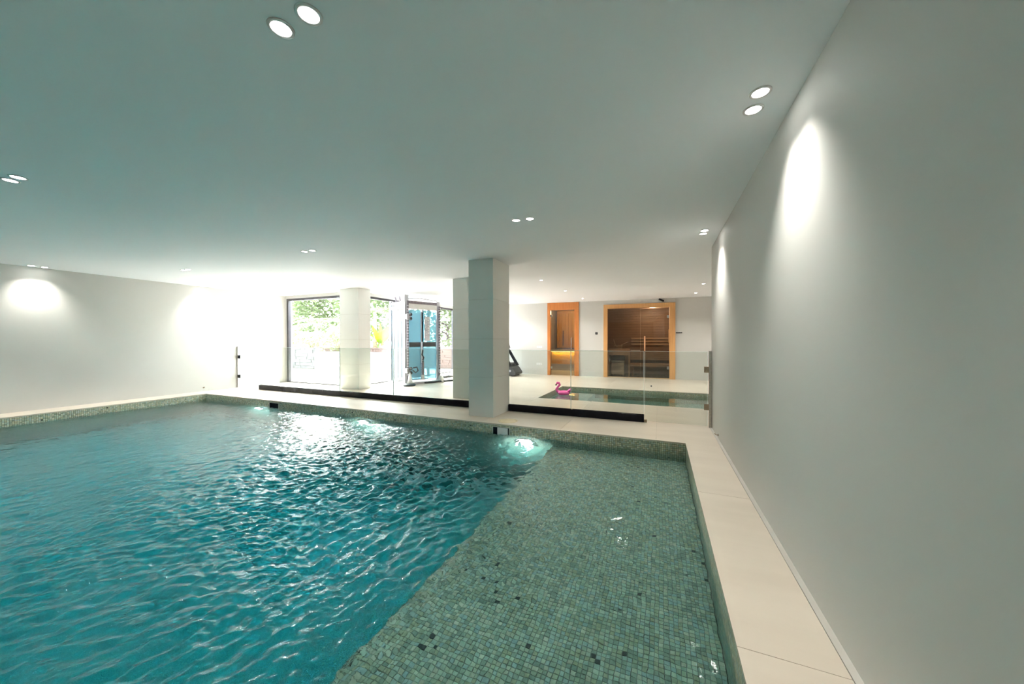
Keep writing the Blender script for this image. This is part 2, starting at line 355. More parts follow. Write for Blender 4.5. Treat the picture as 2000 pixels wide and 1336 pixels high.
b = bmesh.new(); box(b, LEDGE_X - .006, LEDGE_X, YN, YP, DEEP, LEDGE_Z); obj('ledge_face', b, M['mosaic_x'], pool)
# mosaic of the ledge: nearest tiles are parts, the others one joined part
PT = .025
cells = []
i0, i1 = round(LEDGE_X / PT), math.floor(XP / PT)
j0, j1 = math.ceil(.35 / PT), math.floor(YP / PT)
for i in range(i0, i1):
    for j in range(j0, j1): cells.append((i, j))
jit = {}
def corner(i, j):
    if (i, j) not in jit: jit[(i, j)] = (random.gauss(0, .0011), random.gauss(0, .0011))
    a = jit[(i, j)]; return Vector(((i - .013) * PT + a[0], (j - .013) * PT + a[1], LEDGE_Z))
def tile_verts(i, j):
    q = [corner(i, j), corner(i + 1, j), corner(i + 1, j + 1), corner(i, j + 1)]; ctr = sum(q, Vector()) / 4
    k = 1 - random.uniform(.08, .17); tz = random.uniform(-.0006, .0008); tl = (random.gauss(0, .0006), random.gauss(0, .0006))
    top = []
    for n_, p in enumerate(q):
        v = ctr + (p - ctr) * k; v.z = LEDGE_Z + tz + tl[0] * (1 if n_ in (1, 2) else -1) + tl[1] * (1 if n_ in (2, 3) else -1); top.append(v)
    low = [Vector((ctr.x + (t_.x - ctr.x) * 1.06, ctr.y + (t_.y - ctr.y) * 1.06, LEDGE_Z - .006)) for t_ in top]
    return top, low
def tdist(c_):   # apparent size in the picture: nearest to the camera foot first, inside the view
    x, y = c_[0] * PT, c_[1] * PT; d = (x, y, LEDGE_Z - .02 - 1.3); z = d[0] * F_.x + d[1] * F_.y + d[2] * F_.z
    if z < .2: return 9e9
    px = 1000 + 677 * (d[0] * R_.x + d[1] * R_.y + d[2] * R_.z) / z; py = 668 - 677 * (d[0] * U_.x + d[1] * U_.y + d[2] * U_.z) / z
    return 9e9 if px < 0 or py > 1440 else z
order = sorted(cells, key=tdist); near = set(order[:280])
V, Fc = [], []
for cl in cells:
    top, low = tile_verts(*cl)
    if cl in near:
        me = bpy.data.meshes.new('mosaic_tile')
        me.from_pydata([tuple(v) for v in top + low], [], [(0, 1, 2, 3), (0, 4, 5, 1), (1, 5, 6, 2), (2, 6, 7, 3), (3, 7, 4, 0)])
        me.materials.append(M['mosaic']); o = bpy.data.objects.new('mosaic_tile', me); COL.objects.link(o); o.parent = pool; o.matrix_parent_inverse = parent_inv(pool)
    else:
        k = len(V); V += [tuple(v) for v in top + low]
        Fc += [(k, k + 1, k + 2, k + 3), (k, k + 4, k + 5, k + 1), (k + 1, k + 5, k + 6, k + 2), (k + 2, k + 6, k + 7, k + 3), (k + 3, k + 7, k + 4, k)]
me = bpy.data.meshes.new('ledge_mosaic'); me.from_pydata(V, [], Fc); me.materials.append(M['mosaic'])
o = bpy.data.objects.new('ledge_mosaic', me); COL.objects.link(o); o.parent = pool; o.matrix_parent_inverse = parent_inv(pool); o['kind'] = 'stuff'

# ------------------------------------------------------------------ water surfaces
def water(name, x0, x1, y0, y1, z, m, step, hfun, label):
    xs = np.arange(x0, x1 + step / 2, step); ys = np.arange(y0, y1 + step / 2, step)
    X, Y = np.meshgrid(xs, ys, indexing='ij'); Z, rg = hfun(X, Y)
    n1, n2 = X.shape; co = np.stack([X, Y, z + Z], -1).reshape(-1, 3)
    idx = np.arange(n1 * n2).reshape(n1, n2)
    q = np.stack([idx[:-1, :-1], idx[1:, :-1], idx[1:, 1:], idx[:-1, 1:]], -1).reshape(-1, 4)
    me = bpy.data.meshes.new(name); me.vertices.add(len(co)); me.vertices.foreach_set('co', co.astype(np.float32).ravel())
    me.loops.add(q.size); me.loops.foreach_set('vertex_index', q.astype(np.int32).ravel())
    me.polygons.add(len(q)); me.polygons.foreach_set('loop_start', np.arange(0, q.size, 4, dtype=np.int32))
    me.polygons.foreach_set('use_smooth', np.ones(len(q), dtype=bool)); me.update()
    at = me.attributes.new('rough', 'FLOAT', 'POINT'); at.data.foreach_set('value', rg.astype(np.float32).ravel())
    me.materials.append(m); o = bpy.data.objects.new(name, me); COL.objects.link(o)
    return tag(o, label, 'water', kind='stuff')
def smooth(a, b_, v):
    t = np.clip((v - a) / (b_ - a), 0, 1); return t * t * (3 - 2 * t)
def waves(X, Y):
    Z = np.zeros_like(X)
    wx = X + .10 * np.sin(1.3 * Y + .7 * X) + .05 * np.sin(3.1 * X - 2.2 * Y + 1); wy = Y + .10 * np.sin(1.1 * X - .8 * Y + 2) + .05 * np.sin(2.7 * Y + 1.9 * X)
    # turbulent patch where the jets push the water up, running ripples towards the left
    turb = np.exp(-((X + 2.6) ** 2 / 2.6 + (Y - 2.9) ** 2 / 4.5))
    ledge = smooth(-1.75, -1.05, X); calm = 1 - .82 * ledge
    base = .5 + .9 * turb
    for lam, amp, num, spread, main in [(.95, .0022, 7, 1.2, .35), (.48, .0034, 9, 1.0, .25), (.25, .0042, 14, 1.1, .15), (.135, .0046, 22, 1.4, .1), (.075, .0032, 26, 1.7, 0)]:
        for _ in range(num):
            l_ = lam * rng.uniform(.75, 1.3); th = math.radians(-28) + rng.normal(0, spread * .62); k = 2 * math.pi / l_
            ph = rng.uniform(0, 6.28); en = .55 + .45 * np.sin(rng.uniform(.5, 1.4) * X + rng.uniform(.5, 1.4) * Y + rng.uniform(0, 6.28))
            a = amp * rng.uniform(.6, 1.3) / math.sqrt(num) * 1.5
            s = np.sin(k * (wx * math.cos(th) + wy * math.sin(th)) + ph)
            sf = (1 + (.7 * turb if lam < .3 else .1 * turb)) * (1 - (.55 * ledge if lam > .4 else 0))
            Z += a * en * (s + .25 * np.sin(2 * (k * (wx * math.cos(th) + wy * math.sin(th)) + ph))) * sf
    return Z * base * calm, (.45 + .55 * turb) * (1 - .93 * ledge)
pw = water('pool_water', XPL - .01, XP + .01, YN - .01, YP + .01, WATER, M['water'], .014, waves, 'rippling turquoise water filling the large pool')
def small_waves(X, Y):
    return .0012 * np.sin(3 * X + 1.1 * Y) + .0009 * np.sin(2.2 * Y - 4.1 * X) + .0005 * np.sin(9 * Y + 3 * X) + .0004 * np.sin(13 * X - 6 * Y), np.ones_like(X) * .1
sw = water('plunge_water', PX0 - .005, PX1 + .005, PY0 - .005, PY1 + .005, -.09, M['small_water'], .05, small_waves, 'still green water in the small plunge pool before the sauna')
pp = thing('plunge_pool', 'small rectangular plunge pool sunk in the gym floor before the sauna', 'pool', (0, 8.4, 0), kind='structure')
D2 = -1.1
for x0, x1, y0, y1, mm in [(PX0 - .1, PX0, PY0 - .1, PY1 + .1, 'mosaic_x'), (PX1, PX1 + .1, PY0 - .1, PY1 + .1, 'mosaic_x'), (PX0, PX1, PY0 - .1, PY0, 'mosaic_y'), (PX0, PX1, PY1, PY1 + .1, 'mosaic_y')]:
    bx('pool_wall', M[mm], x0, x1, y0, y1, D2, -.02, pp)
bx('pool_floor', M['mosaic_z'], PX0 - .1, PX1 + .1, PY0 - .1, PY1 + .1, D2 - .1, D2, pp)
bx('step', M['mosaic_z'], PX0, PX0 + .9, PY0, PY1, D2, -.45, pp)

# ------------------------------------------------------------------ pool fittings
def spot(loc, rot, power, size_deg, blend, color, rad=.03, name='lamp_light'):
    l_ = bpy.data.lights.new(name, 'SPOT'); l_.energy = power; l_.spot_size = math.radians(size_deg); l_.spot_blend = blend; l_.color = color; l_.shadow_soft_size = rad
    o = bpy.data.objects.new(name, l_); COL.objects.link(o); o.location = loc; o.rotation_euler = rot; return o
def pool_lamp(x, y, z, sgn, label, grp='round underwater lamps in the pool wall', inpool=True):
    t = thing('pool_lamp', label, 'lamp', (x, y, z), grp)
    b = bmesh.new(); lathe(b, [(.105, .0), (.15, .0), (.155, -.008), (.15, -.018), (.13, -.024), (.11, -.02), (.105, -.01)], n=36, axis='Y'); 
    if sgn > 0: bmesh.ops.scale(b, vec=(1, -1, 1), verts=b.verts[:])
    bmesh.ops.translate(b, vec=(x, y, z), verts=b.verts[:]); obj('ring', b, M['white'], t, True)
    b = bmesh.new(); lathe(b, [(.0, -.026), (.05, -.024), (.085, -.018), (.102, -.008), (.104, 0)], n=36, axis='Y')
    if sgn > 0: bmesh.ops.scale(b, vec=(1, -1, 1), verts=b.verts[:])
    bmesh.ops.translate(b, vec=(x, y, z), verts=b.verts[:]); obj('lens', b, M['poollamp'], t, True)
    spot((x, y - .05 * (1 if sgn < 0 else -1), z), (math.radians(82 if sgn < 0 else -82), 0, 0), .32 * POOL_W, 165, .6, (.84, .94, 1), .07, 'pool_lamp_or_fill_light')
pool_lamp(-1.86, YP, -.42, -1, 'bright underwater lamp in the pool wall by the ledge')
pool_lamp(-5.07, YP, -.43, -1, 'middle one of the three underwater lamps in the far pool wall')
pool_lamp(-8.15, YP, -.42, -1, 'underwater lamp farthest left, beside the dark skimmer opening')
for x in (-2.6, -5.4, -8.2): spot((x, YN + .05, -.45), (math.radians(-82), 0, 0), 2.5 * POOL_W, 165, .6, (.84, .94, 1), .07, 'pool_lamp_or_fill_light')  # unseen fill lights without fixtures, added at the near wall to brighten the deep water
def skimmer(x0, x1, label, weir):
    t = thing('skimmer', label, 'skimmer', ((x0 + x1) / 2, YP, -.1), 'skimmer mouths in the far pool wall')
    b = bmesh.new()
    for a in [(x0 - .012, x1 + .012, -.052, -.044), (x0 - .012, x1 + .012, -.196, -.188)]: box(b, a[0], a[1], YP - .006, YP + .001, a[2], a[3])
    for a in [(x0 - .012, x0), (x1, x1 + .012)]: box(b, a[0], a[1], YP - .006, YP + .001, -.188, -.052)
    obj('frame', b, M['groove'], t)
    bx('mouth', M['black'], x0, x1, YP - .004, YP + .001, -.188, -.052, t)
    if weir: bx('weir_flap', M['white'], x0 + .075, x1 - .02, YP - .009, YP - .004, -.18, -.056, t)
skimmer(-7.79, -7.50, 'dark open skimmer mouth in the far pool wall at left', False)
skimmer(-2.39, -2.12, 'skimmer mouth with pale flap near the nearest pillar', True)
def lid(x, y, label):
    b = bmesh.new(); lathe(b, [(0, .004), (.12, .004), (.128, .003), (.132, .0), (.132, -.004)], x, y, 36); lathe(b, [(.136, .0), (.136, .003), (.155, .0025), (.158, 0)], x, y, 36)
    t = obj('deck_lid', b, M['cream_lid'], None, True); tag(t, label, 'lid'); return t
lid(-2.24, 5.1, 'round cream plastic lid set in the coping beside the nearest pillar')

# ------------------------------------------------------------------ pillars clad in large tiles
def pillar(x0, x1, y0, y1, zs, label):
    t = thing('pillar', label, 'pillar', ((x0 + x1) / 2, (y0 + y1) / 2, 0), kind='structure')
    bx('core', M['grout'], x0 + .006, x1 - .006, y0 + .006, y1 - .006, 0, H, t)
    zz = [0] + zs + [H]
    for i in range(len(zz) - 1):
        bx('cladding_panel', M['pillar'], x0, x1, y0, y1, zz[i] + (.0015 if i else 0), zz[i + 1] - .0015, t, bev=.002)
pillar(-3.03, -2.56, 5.21, 5.885, [.665, 1.32, 1.99], 'nearest square pillar standing on the coping, its base beside the pool')
pillar(-7.93, -7.25, 6.78, 7.19, [.665, 1.32, 1.99], 'pale square pillar in front of the corner of the garden windows')
pillar(-4.28, -3.62, 6.66, 7.3, [.665, 1.32, 1.99], 'square pillar half hidden behind the nearest pillar')

# ------------------------------------------------------------------ glass fence
def plinth(x0, x1, parent):
    b = bmesh.new(); box(b, x0, x1, YG - .035, YG + .035, 0, .118, .003); box(b, x0 + .01, x1 - .01, YG - .012, YG + .012, .116, .122)
    obj('plinth', b, M['black'], parent)
def pane(x0, x1, z0, z1, t, name='glass_panel'):
    b = bmesh.new(); box(b, x0, x1, YG - .006, YG + .006, z0, z1 - .004); p_ = obj(name, b, M['fence'], t)
    bx('polished_edge', M['fence_edge'], x0, x1, YG - .006, YG + .006, z1 - .004, z1, p_)
    for e0 in (x0 - .001, x1 - .003): bx('polished_edge', M['fence_edge'], e0, e0 + .004, YG - .0062, YG + .0062, z0, z1 - .004, p_)
ZT = 1.122
G0 = 'glass fence runs on black plinths'
f1 = thing('glass_fence', 'long clear glass fence on a black plinth left of the nearest pillar', 'glass fence', (-6.4, YG, 0), G0)
plinth(-9.79, -3.032, f1)
xs = [-9.787, -9.012, -6.86, -5.27, -3.035]
for i in range(4): pane(xs[i] + .004, xs[i + 1] - .004, .122, ZT, f1)
f2 = thing('glass_fence', 'short clear glass fence on a black plinth right of the nearest pillar', 'glass fence', (-1.4, YG, 0), G0)
plinth(-2.558, -.224, f2)
pane(-2.556, -1.402, .122, ZT, f2); pane(-1.394, -.228, .122, ZT, f2)
def gate(x0, x1, label):
    t = thing('glass_gate', label, 'gate', ((x0 + x1) / 2, YG, 0), 'glass gates of the pool fence'); pane(x0, x1, .02, ZT, t, 'pane'); return t
def hinge(x, z, sgn, t, m):
    b = bmesh.new(); box(b, min(x, x - sgn * .075), max(x, x - sgn * .075), YG - .014, YG + .014, z - .045, z + .045, .003)
    for dz in (-.022, .022):
        lathe(b, [(0, -.018), (.010, -.018), (.012, -.014)], x - sgn * .045, YG, 12, 'Y', z + dz)
    obj('hinge', b, m, t)
g = gate(-.214, .655, 'glass gate hinged at the right wall before the plunge pool')
hinge(.685, .857, 1, g, M['brass']); hinge(.685, .302, 1, g, M['brass'])
bx('hinge_rail', M['steel'], .672, .709, YG - .022, YG + .022, 0, 1.135, g, .002)
g = gate(-10.70, -9.80, 'glass gate hinged at the left wall')
hinge(-10.735, .846, -1, g, M['black']); hinge(-10.735, .307, -1, g, M['black'])
bx('hinge_rail', M['steel'], -10.77, -10.745, YG - .012, YG + .012, 0, 1.135, g, .002)
b = bmesh.new(); box(b, -.224, -.182, YG - .03, YG + .03, 0, .045, .004); tag(obj('gate_stop', b, M['brass']), 'small bronze gate stop at the right end of the black plinth', 'gate stop')
def hook(x, y, z, sgn, label):
    b = bmesh.new(); lathe(b, [(0, 0), (.016, 0), (.016, .006 * sgn), (0, .006 * sgn)], x, y, 14, 'X', z)
    tube(b, [(x, y, z), (x + .03 * sgn, y, z), (x + .04 * sgn, y, z + .012), (x + .04 * sgn, y, z + .022)], .005, 8)
    tag(obj('wall_hook', b, M['brass'], None, True), label, 'hook')
hook(XR, 5.24, .05, -1, 'tiny metal hook low on the right wall beside the gate')
hook(XL, 5.087, .09, 1, 'tiny metal hook low on the left wall beside the pool corner')

# ------------------------------------------------------------------ downlights
def downlight(x, y, label, grp, r=.048, watts=SPOT_W, cone=92, col=(1, .965, .91)):
    t = thing('downlight', label, 'downlight', (x, y, H), grp)
    b = bmesh.new(); lathe(b, [(r * .82, -.001), (r * .84, -.006), (r * 1.02, -.0065), (r * 1.10, -.004), (r * 1.12, .0)], x, y, 36, 'Z', H); obj('trim_ring', b, M['trim'], t, True)
    b = bmesh.new(); lathe(b, [(0, -.0035), (r * .84, -.0035), (r * .84, -.0005)], x, y, 36, 'Z', H); obj('lens', b, M['lamp'], t)
    spot((x, y, H - .015), (0, 0, 0), watts, cone, 1.0, col, .03, 'downlight_or_fill_light')
G1 = 'paired recessed downlights over the pool'
for (x, y), dx, dy, where in [
    ((-1.535, 1.014), .173, .003, 'at the very top of the photo'),
    ((-5.117, 1.057), .155, .006, 'at the left edge of the photo'),
    ((.514, 2.319), 0, .158, 'close to the right wall at top right'),
    ((-1.514, 3.683), .163, .012, 'over the pool before the nearest pillar'),
    ((.519, 4.962), 0, .14, 'close to the right wall above the gate'),
    ((-5.047, 3.682), .165, .005, 'over the middle of the pool before the garden windows'),
    ((-10.58, 2.40), 0, .15, 'beside the left wall above its brightest patch'),
    ((-8.56, 3.731), .165, -.005, 'over the far left part of the pool'),
    ((-10.58, 4.93), 0, .15, 'beside the left wall above the pool corner')]:
    if dx: l1, l2 = 'left', 'right'
    else: l1, l2 = 'nearer', 'farther'
    downlight(x, y, f'{l1} downlight of the pair {where}', G1)
    downlight(x + dx, y + dy, f'{l2} downlight of the pair {where}', G1)
for x, y in [(.517, -.3), (-1.45, -1.6), (-5.04, -1.6), (-8.5, -1.6), (-8.5, 1.05), (-10.58, -.2)]: spot((x, y, H - .015), (0, 0, 0), 2 * SPOT_W, 118, .5, (1, .965, .91), .04, 'downlight_or_fill_light')
G2 = 'single downlights in the gym ceiling'
for x, y, l_ in [(-2.497, 7.581, 'single small downlight in the gym ceiling above the near end of the plunge pool'), (-2.425, 9.504, 'single small downlight in the gym ceiling above the far end of the plunge pool'),
                 (-2.345, 11.492, 'single small downlight just in front of the orange wooden door'), (.988, 9.648, 'nearer single downlight in the gym ceiling by the right wall'), (.975, 11.449, 'farther single downlight before the sauna by the right wall')]:
    downlight(x, y, l_, G2, .042, GYM_W * 1.6, 125)
for x, y in [(-4.9, 9.5), (-4.9, 11.4), (2.6, 8), (2.6, 11.4), (-.7, 7.6), (-.7, 10.6)]: spot((x, y, H - .015), (0, 0, 0), GYM_W * 1.6, 125, .5, (1, .95, .90), .04, 'downlight_or_fill_light')  # fill lights without fixtures, added to brighten the gym

# ------------------------------------------------------------------ steam room with orange framed door
def BX(name, mm, a0, a1, d0, d1, z0, z1, parent=None, bev=0.0): return bx(name, M[mm] if isinstance(mm, str) else mm, a0, a1, d0, d1, z0, z1, parent, bev, FR)
base = lambda a, d=0, z=0: tuple(BK + BU * a + BN * d + Vector((0, 0, z)))
t = thing('door_1', 'orange stained wooden door frame with a clear glass door into an amber room', 'door', base((D0 + D1) / 2), kind='structure')
BX('jamb', 'orange', D0, D0 + .11, -.03, .12, 0, 2.668, t, .004); BX('jamb', 'orange', D1 - .16, D1, -.03, .30, 0, 2.668, t, .004)
BX('lintel', 'orange', D0 + .11, D1 - .16, -.028, .14, 2.40, 2.668, t, .004)
BX('door_leaf', 'door_glass', D0 + .13, D1 - .17, .03, .04, .01, 2.39, t)
for z in (.28, 2.2): BX('door_hinge', 'steel', D0 + .105, D0 + .17, .02, .05, z - .04, z + .04, t, .003)
b = bmesh.new(); tube(b, [base(D1 - .27, -.0, .98), base(D1 - .27, -.04, 1.0), base(D1 - .27, -.04, 1.36), base(D1 - .27, 0, 1.38)], .011, 10); obj('door_handle', b, M['steel'], t, True)
# room behind it
t = thing('steam_room', 'small grey lined room behind the orange framed door with amber boards', 'room', base(-3.2, 1), kind='structure')
m1 = noisy('grey_room_plaster', (.34, .31, .30), (.38, .35, .34), 2, .6)
BX('room_wall', m1, -4.3, -4.25, .2, 2.9, 0, 2.6, t); BX('room_wall', m1, -2.1, -2.05, .2, 2.9, 0, 2.6, t); BX('room_wall', m1, -4.25, -2.1, 2.85, 2.9, 0, 2.6, t)
BX('room_ceiling', m1, -4.3, -2.05, .2, 2.9, 2.6, 2.65, t); BX('room_floor', 'stone', -4.3, -2.05, .1, 2.9, -.05, 0, t)
t = thing('amber_door', 'amber wooden inner door seen through the orange framed glass door', 'door', base(-3.6, 2.8))
BX('casing', 'amber', -4.15, -4.07, 2.76, 2.85, .95, 2.50, t, .004); BX('casing', 'amber', -3.03, -2.95, 2.76, 2.85, .95, 2.50, t, .004); BX('casing', 'amber', -4.15, -2.95, 2.76, 2.85, 2.50, 2.60, t, .004)
for k in range(7): BX('board', 'amber', -4.07 + k * .1486, -4.07 + (k + 1) * .1486 - .005, 2.79, 2.85, .95, 2.50, t, .003)
b = bmesh.new(); tube(b, [base(-3.86, 2.74, 1.06), base(-3.86, 2.74, 1.72)], .018, 10); obj('door_handle', b, M['dark'], t, True)
t = thing('lit_bench', 'amber wooden bench with a glowing strip under its edge behind the glass door', 'bench', base(-3.6, 2.3))
for k in range(4): BX('slat', m1, -4.2, -2.9, 1.95 + k * .2, 1.95 + k * .2 + .19, .86, .90, t, .004)
for k in range(3): BX('front_board', 'amber', -4.2, -2.9, 1.98, 2.0, .28 + k * .17, .28 + k * .17 + .163, t, .003)
BX('base_block', m1, -4.2, -2.9, 2.01, 2.75, 0, .85, t)
BX('light_strip', 'led', -4.2, -2.9, 1.93, 1.965, .80, .82, t)
al = bpy.data.lights.new('amber_room_light', 'POINT'); al.energy = 16; al.color = (1, .74, .42); al.shadow_soft_size = .12
ao = bpy.data.objects.new('amber_room_light', al); COL.objects.link(ao); ao.location = base(-3.2, 1.5, 2.45)
al = bpy.data.lights.new('amber_strip_light', 'AREA'); al.energy = 2.5; al.color = (1, .72, .25); al.shape = 'RECTANGLE'; al.size = 1.2; al.size_y = .03
ao = bpy.data.objects.new('amber_strip_light', al); COL.objects.link(ao); ao.location = base(-3.55, 1.9, .79)

# ------------------------------------------------------------------ sauna
t = thing('sauna_front', 'honey coloured wooden sauna front with brown tinted glass wall and door', 'sauna', base((S0 + S1) / 2))
BX('post', 'honey', S0, S0 + .135, -.04, .12, 0, 2.53, t, .004); BX('post', 'honey', S1 - .175, S1, -.04, .12, 0, 2.53, t, .004)
BX('lintel', 'honey', S0 + .135, S1 - .175, -.038, .12, 2.385, 2.53, t, .004)
BX('threshold', 'bench_wood', S0 + .135, S1 - .175, -.005, .1, 0, .02, t, .003)
SX = -.60
BX('fixed_glass', 'brown_glass', S0 + .135, SX - .003, .03, .038, .02, 2.385, t)
dl = BX('glass_door', 'brown_glass', SX + .003, S1 - .19, .03, .038, .025, 2.38, t)
b = bmesh.new(); box(b, SX + .12, SX + .16, -.06, -.02, .93, 1.43, .006, FR); box(b, SX + .13, SX + .15, -.02, .03, .98, 1.0, 0, FR); box(b, SX + .13, SX + .15, -.02, .03, 1.36, 1.38, 0, FR); obj('door_handle', b, wood('salmon_handle_wood', (.72, .36, .18), (.78, .42, .22)), dl)
for z in (.37, 2.07): BX('door_hinge', 'chrome', S1 - .25, S1 - .185, .015, .05, z - .05, z + .05, dl, .004)
BX('strike_plate', 'honey', S1 - .2, S1 - .175, .0, .03, 1.2, 1.65, t, .003)
t = thing('sauna_cabin', 'dark timber lined cabin behind the brown sauna glass', 'sauna', base(-.65, 1))
dark_w = M['sauna_wood']
SD = 1.75
for z in np.arange(0, 2.45, .10):   # horizontal boards on the rear wall, vertical on the sides
    BX('wall_board', dark_w, S0 - .1, S1 + .1, SD, SD + .03, z + .002, z + .098, t, .003)
vw = wood('sauna_side_wood', (.30, .17, .09), (.38, .23, .13), .6)
for d in np.arange(.14, SD - .02, .116):
    BX('wall_board', vw, S1 + .07, S1 + .1, d, d + .113, 0, 2.45, t, .003); BX('wall_board', vw, S0 - .1, S0 - .07, d, d + .113, 0, 2.45, t, .003)
bs = BX('shell', 'dark', S0 - .14, S0 - .105, .1, SD + .1, -.05, 2.55, t); BX('shell', 'dark', S1 + .105, S1 + .14, .1, SD + .1, -.05, 2.55, t); BX('shell', 'dark', S0 - .14, S1 + .14, SD + .035, SD + .07, -.05, 2.55, t); BX('shell', 'dark', S0 - .14, S1 + .14, .1, SD + .1, 2.49, 2.55, t)
BX('cabin_ceiling', dark_w, S0 - .1, S1 + .1, .12, SD + .05, 2.45, 2.48, t); BX('cabin_floor', M['rock'], S0 - .1, S1 + .1, .11, SD + .05, -.05, 0, t)
t = thing('sauna_bench', 'pale slatted two tier sauna bench along the rear wall', 'bench', base(-.2, 1.2))
for k in range(5): BX('seat_slat', 'bench_wood', -.95, S1 + .05, 1.15 + k * .115, 1.15 + k * .115 + .10, .86, .885, t, .003)
for k in range(4): BX('front_slat', 'bench_wood', -.95, S1 + .05, 1.12, 1.14, .565 + k * .075, .565 + k * .075 + .062, t, .003)
for k in range(4): BX('step_slat', 'bench_wood', -.95, S1 + .05, .62 + k * .115, .62 + k * .115 + .10, .425, .45, t, .003)
BX('step_front', 'bench_wood', -.95, S1 + .05, .595, .615, .36, .45, t, .003)
for k in range(3): BX('backrest_slat', 'bench_wood', -.95, S1 + .05, SD - .05, SD - .03, 1.10 + k * .11, 1.10 + k * .11 + .07, t, .003)
for a in (-.9, S1 - .02): BX('support', dark_w, a, a + .06, .63, 1.7, 0, .42, t)
t = thing('heater_guard', 'wooden guard cabinet around the sauna heater at left behind glass', 'cabinet', base(-1.35, .7))
BX('side_panel', 'bench_wood', -1.0, -.965, .35, 1.15, 0, .95, t, .003); BX('side_panel', 'bench_wood', S0 + .12, S0 + .155, .35, 1.15, 0, .95, t, .003)
for k in range(3): BX('front_slat', 'bench_wood', S0 + .155, -1.0, .34, .36, .76 + k * .065, .76 + k * .065 + .058, t, .003)
BX('top', 'bench_wood', S0 + .12, -.965, .34, 1.15, .95, .975, t, .003)
t = thing('sauna_heater', 'boxy steel sauna heater standing low inside the guard at left', 'heater', base(-1.35, .6))
BX('casing', 'heater', -1.58, -1.14, .42, .8, .06, .48, t, .01); BX('louvre', 'heater', -1.58, -1.14, .40, .8, .50, .56, t, .006); BX('hood', 'dark', -1.60, -1.12, .44, .8, .57, .70, t, .008)
for a in (-1.55, -1.19): BX('foot', 'dark', a, a + .04, .45, .78, 0, .06, t)
b = bmesh.new()
for k in range(40):
    r_ = random.uniform(.02, .032); p_ = Vector(base(random.uniform(-1.54, -1.18), random.uniform(.46, .76), .71 + random.uniform(0, .02)))
    bmesh.ops.create_icosphere(b, subdivisions=1, radius=r_, matrix=Matrix.Translation(p_))
o = obj('heater_stones', b, M['rock'], t); o['kind'] = 'stuff'
px_, py_, pz_ = base(-1.33, .6, .975)
t = thing('sauna_bucket', 'pale wooden sauna bucket standing on the heater guard', 'bucket', (px_, py_, pz_))
b = bmesh.new(); lathe(b, [(0, 0), (.095, 0), (.12, .14), (.108, .14), (.088, .02), (0, .02)], px_, py_, 24, 'Z', pz_); obj('tub', b, M['bench_wood'], t, True)
b = bmesh.new(); lathe(b, [(.101, .03), (.104, .03), (.107, .045), (.104, .045)], px_, py_, 24, 'Z', pz_); lathe(b, [(.113, .10), (.117, .10), (.12, .115), (.116, .115)], px_, py_, 24, 'Z', pz_); h_ = obj('hoop', b, M['dark'], t, True); h_['kind'] = 'stuff'
b = bmesh.new(); box(b, px_ - .17, px_ - .10, py_ - .012, py_ + .012, pz_ + .1, pz_ + .13); tube(b, [(px_ - .12, py_, pz_ + .1), (px_ - .19, py_, pz_ + .34)], .014, 8); obj('stave_handle', b, M['bench_wood'], t)
b = bmesh.new(); tube(b, [(px_ + .02, py_ - .02, pz_ + .10), (px_ + .12, py_ - .02, pz_ + .17), (px_ + .32, py_ - .02, pz_ + .26)], [.016, .011, .013], 10)
bmesh.ops.create_uvsphere(b, u_segments=14, v_segments=8, radius=.04, matrix=Matrix.Translation((px_, py_ - .02, pz_ + .09)) @ Matrix.Scale(.6, 4, (0, 0, 1)))
tag(obj('sauna_ladle', b, M['bench_wood'], None, True), 'wooden ladle resting in the sauna bucket with its handle up to the right', 'ladle')
t = tag(BX('towel_rail', 'white', -.95, -.62, 1.09, 1.12, .885, .93), 'white folded strip lying on the front edge of the sauna bench', 'towel')
al = bpy.data.lights.new('sauna_light', 'POINT'); al.energy = 8; al.color = (1, .88, .72); al.shadow_soft_size = .08
ao = bpy.data.objects.new('sauna_light', al); COL.objects.link(ao); ao.location = base(-.2, .9, 2.25)
# small things on the far wall
t = thing('wall_control', 'small square black control panel on the far wall between door and sauna', 'control', base(-2.054, 0, 1.536))
BX('housing', 'black', -2.095, -2.013, -.018, 0, 1.495, 1.577, t, .004); BX('screen', 'dark', -2.085, -2.023, -.021, -.018, 1.52, 1.568, t)
t = thing('hook_rail', 'short black hook rail on the wall right of the sauna', 'hook rail', base(.58, 0, 1.53))
BX('rail', 'black', .49, .68, -.015, 0, 1.515, 1.545, t, .003)
for a in (.515, .585, .655):
    b = bmesh.new(); tube(b, [base(a, -.012, 1.53), base(a, -.05, 1.52), base(a, -.06, 1.55)], .008, 8); obj('hook', b, M['black'], t, True)
t = thing('security_camera', 'small black camera fixed above the sauna under the ceiling', 'camera', base(.06, 0, 2.6))
b = bmesh.new(); tube(b, [base(.10, 0, 2.585), base(.09, -.08, 2.60)], .014, 8); obj('bracket', b, M['black'], t)
b = bmesh.new(); tube(b, [base(.12, -.06, 2.585), base(-.02, -.12, 2.645)], [.034, .03], 14); obj('body', b, M['black'], t)
def socket(a, z, label):
    t = thing('wall_socket', label, 'socket', base(a, 0, z), 'white sockets on the far wall')
    BX('plate', 'white', a - .1, a + .1, -.008, 0, z - .04, z + .04, t, .003)
    for k in (-.045, .045):
        p_ = base(a + k, -.009, z); b = bmesh.new(); lathe(b, [(0, 0), (.026, 0), (.028, .002)], p_[0], p_[1], 16, 'Y', p_[2]); obj('outlet', b, M['trim'], t)
socket(-4.15, 1.04, 'upper white socket plate on the far wall left of the orange door')
socket(-4.165, .40, 'lower white socket plate near the floor left of the orange door')
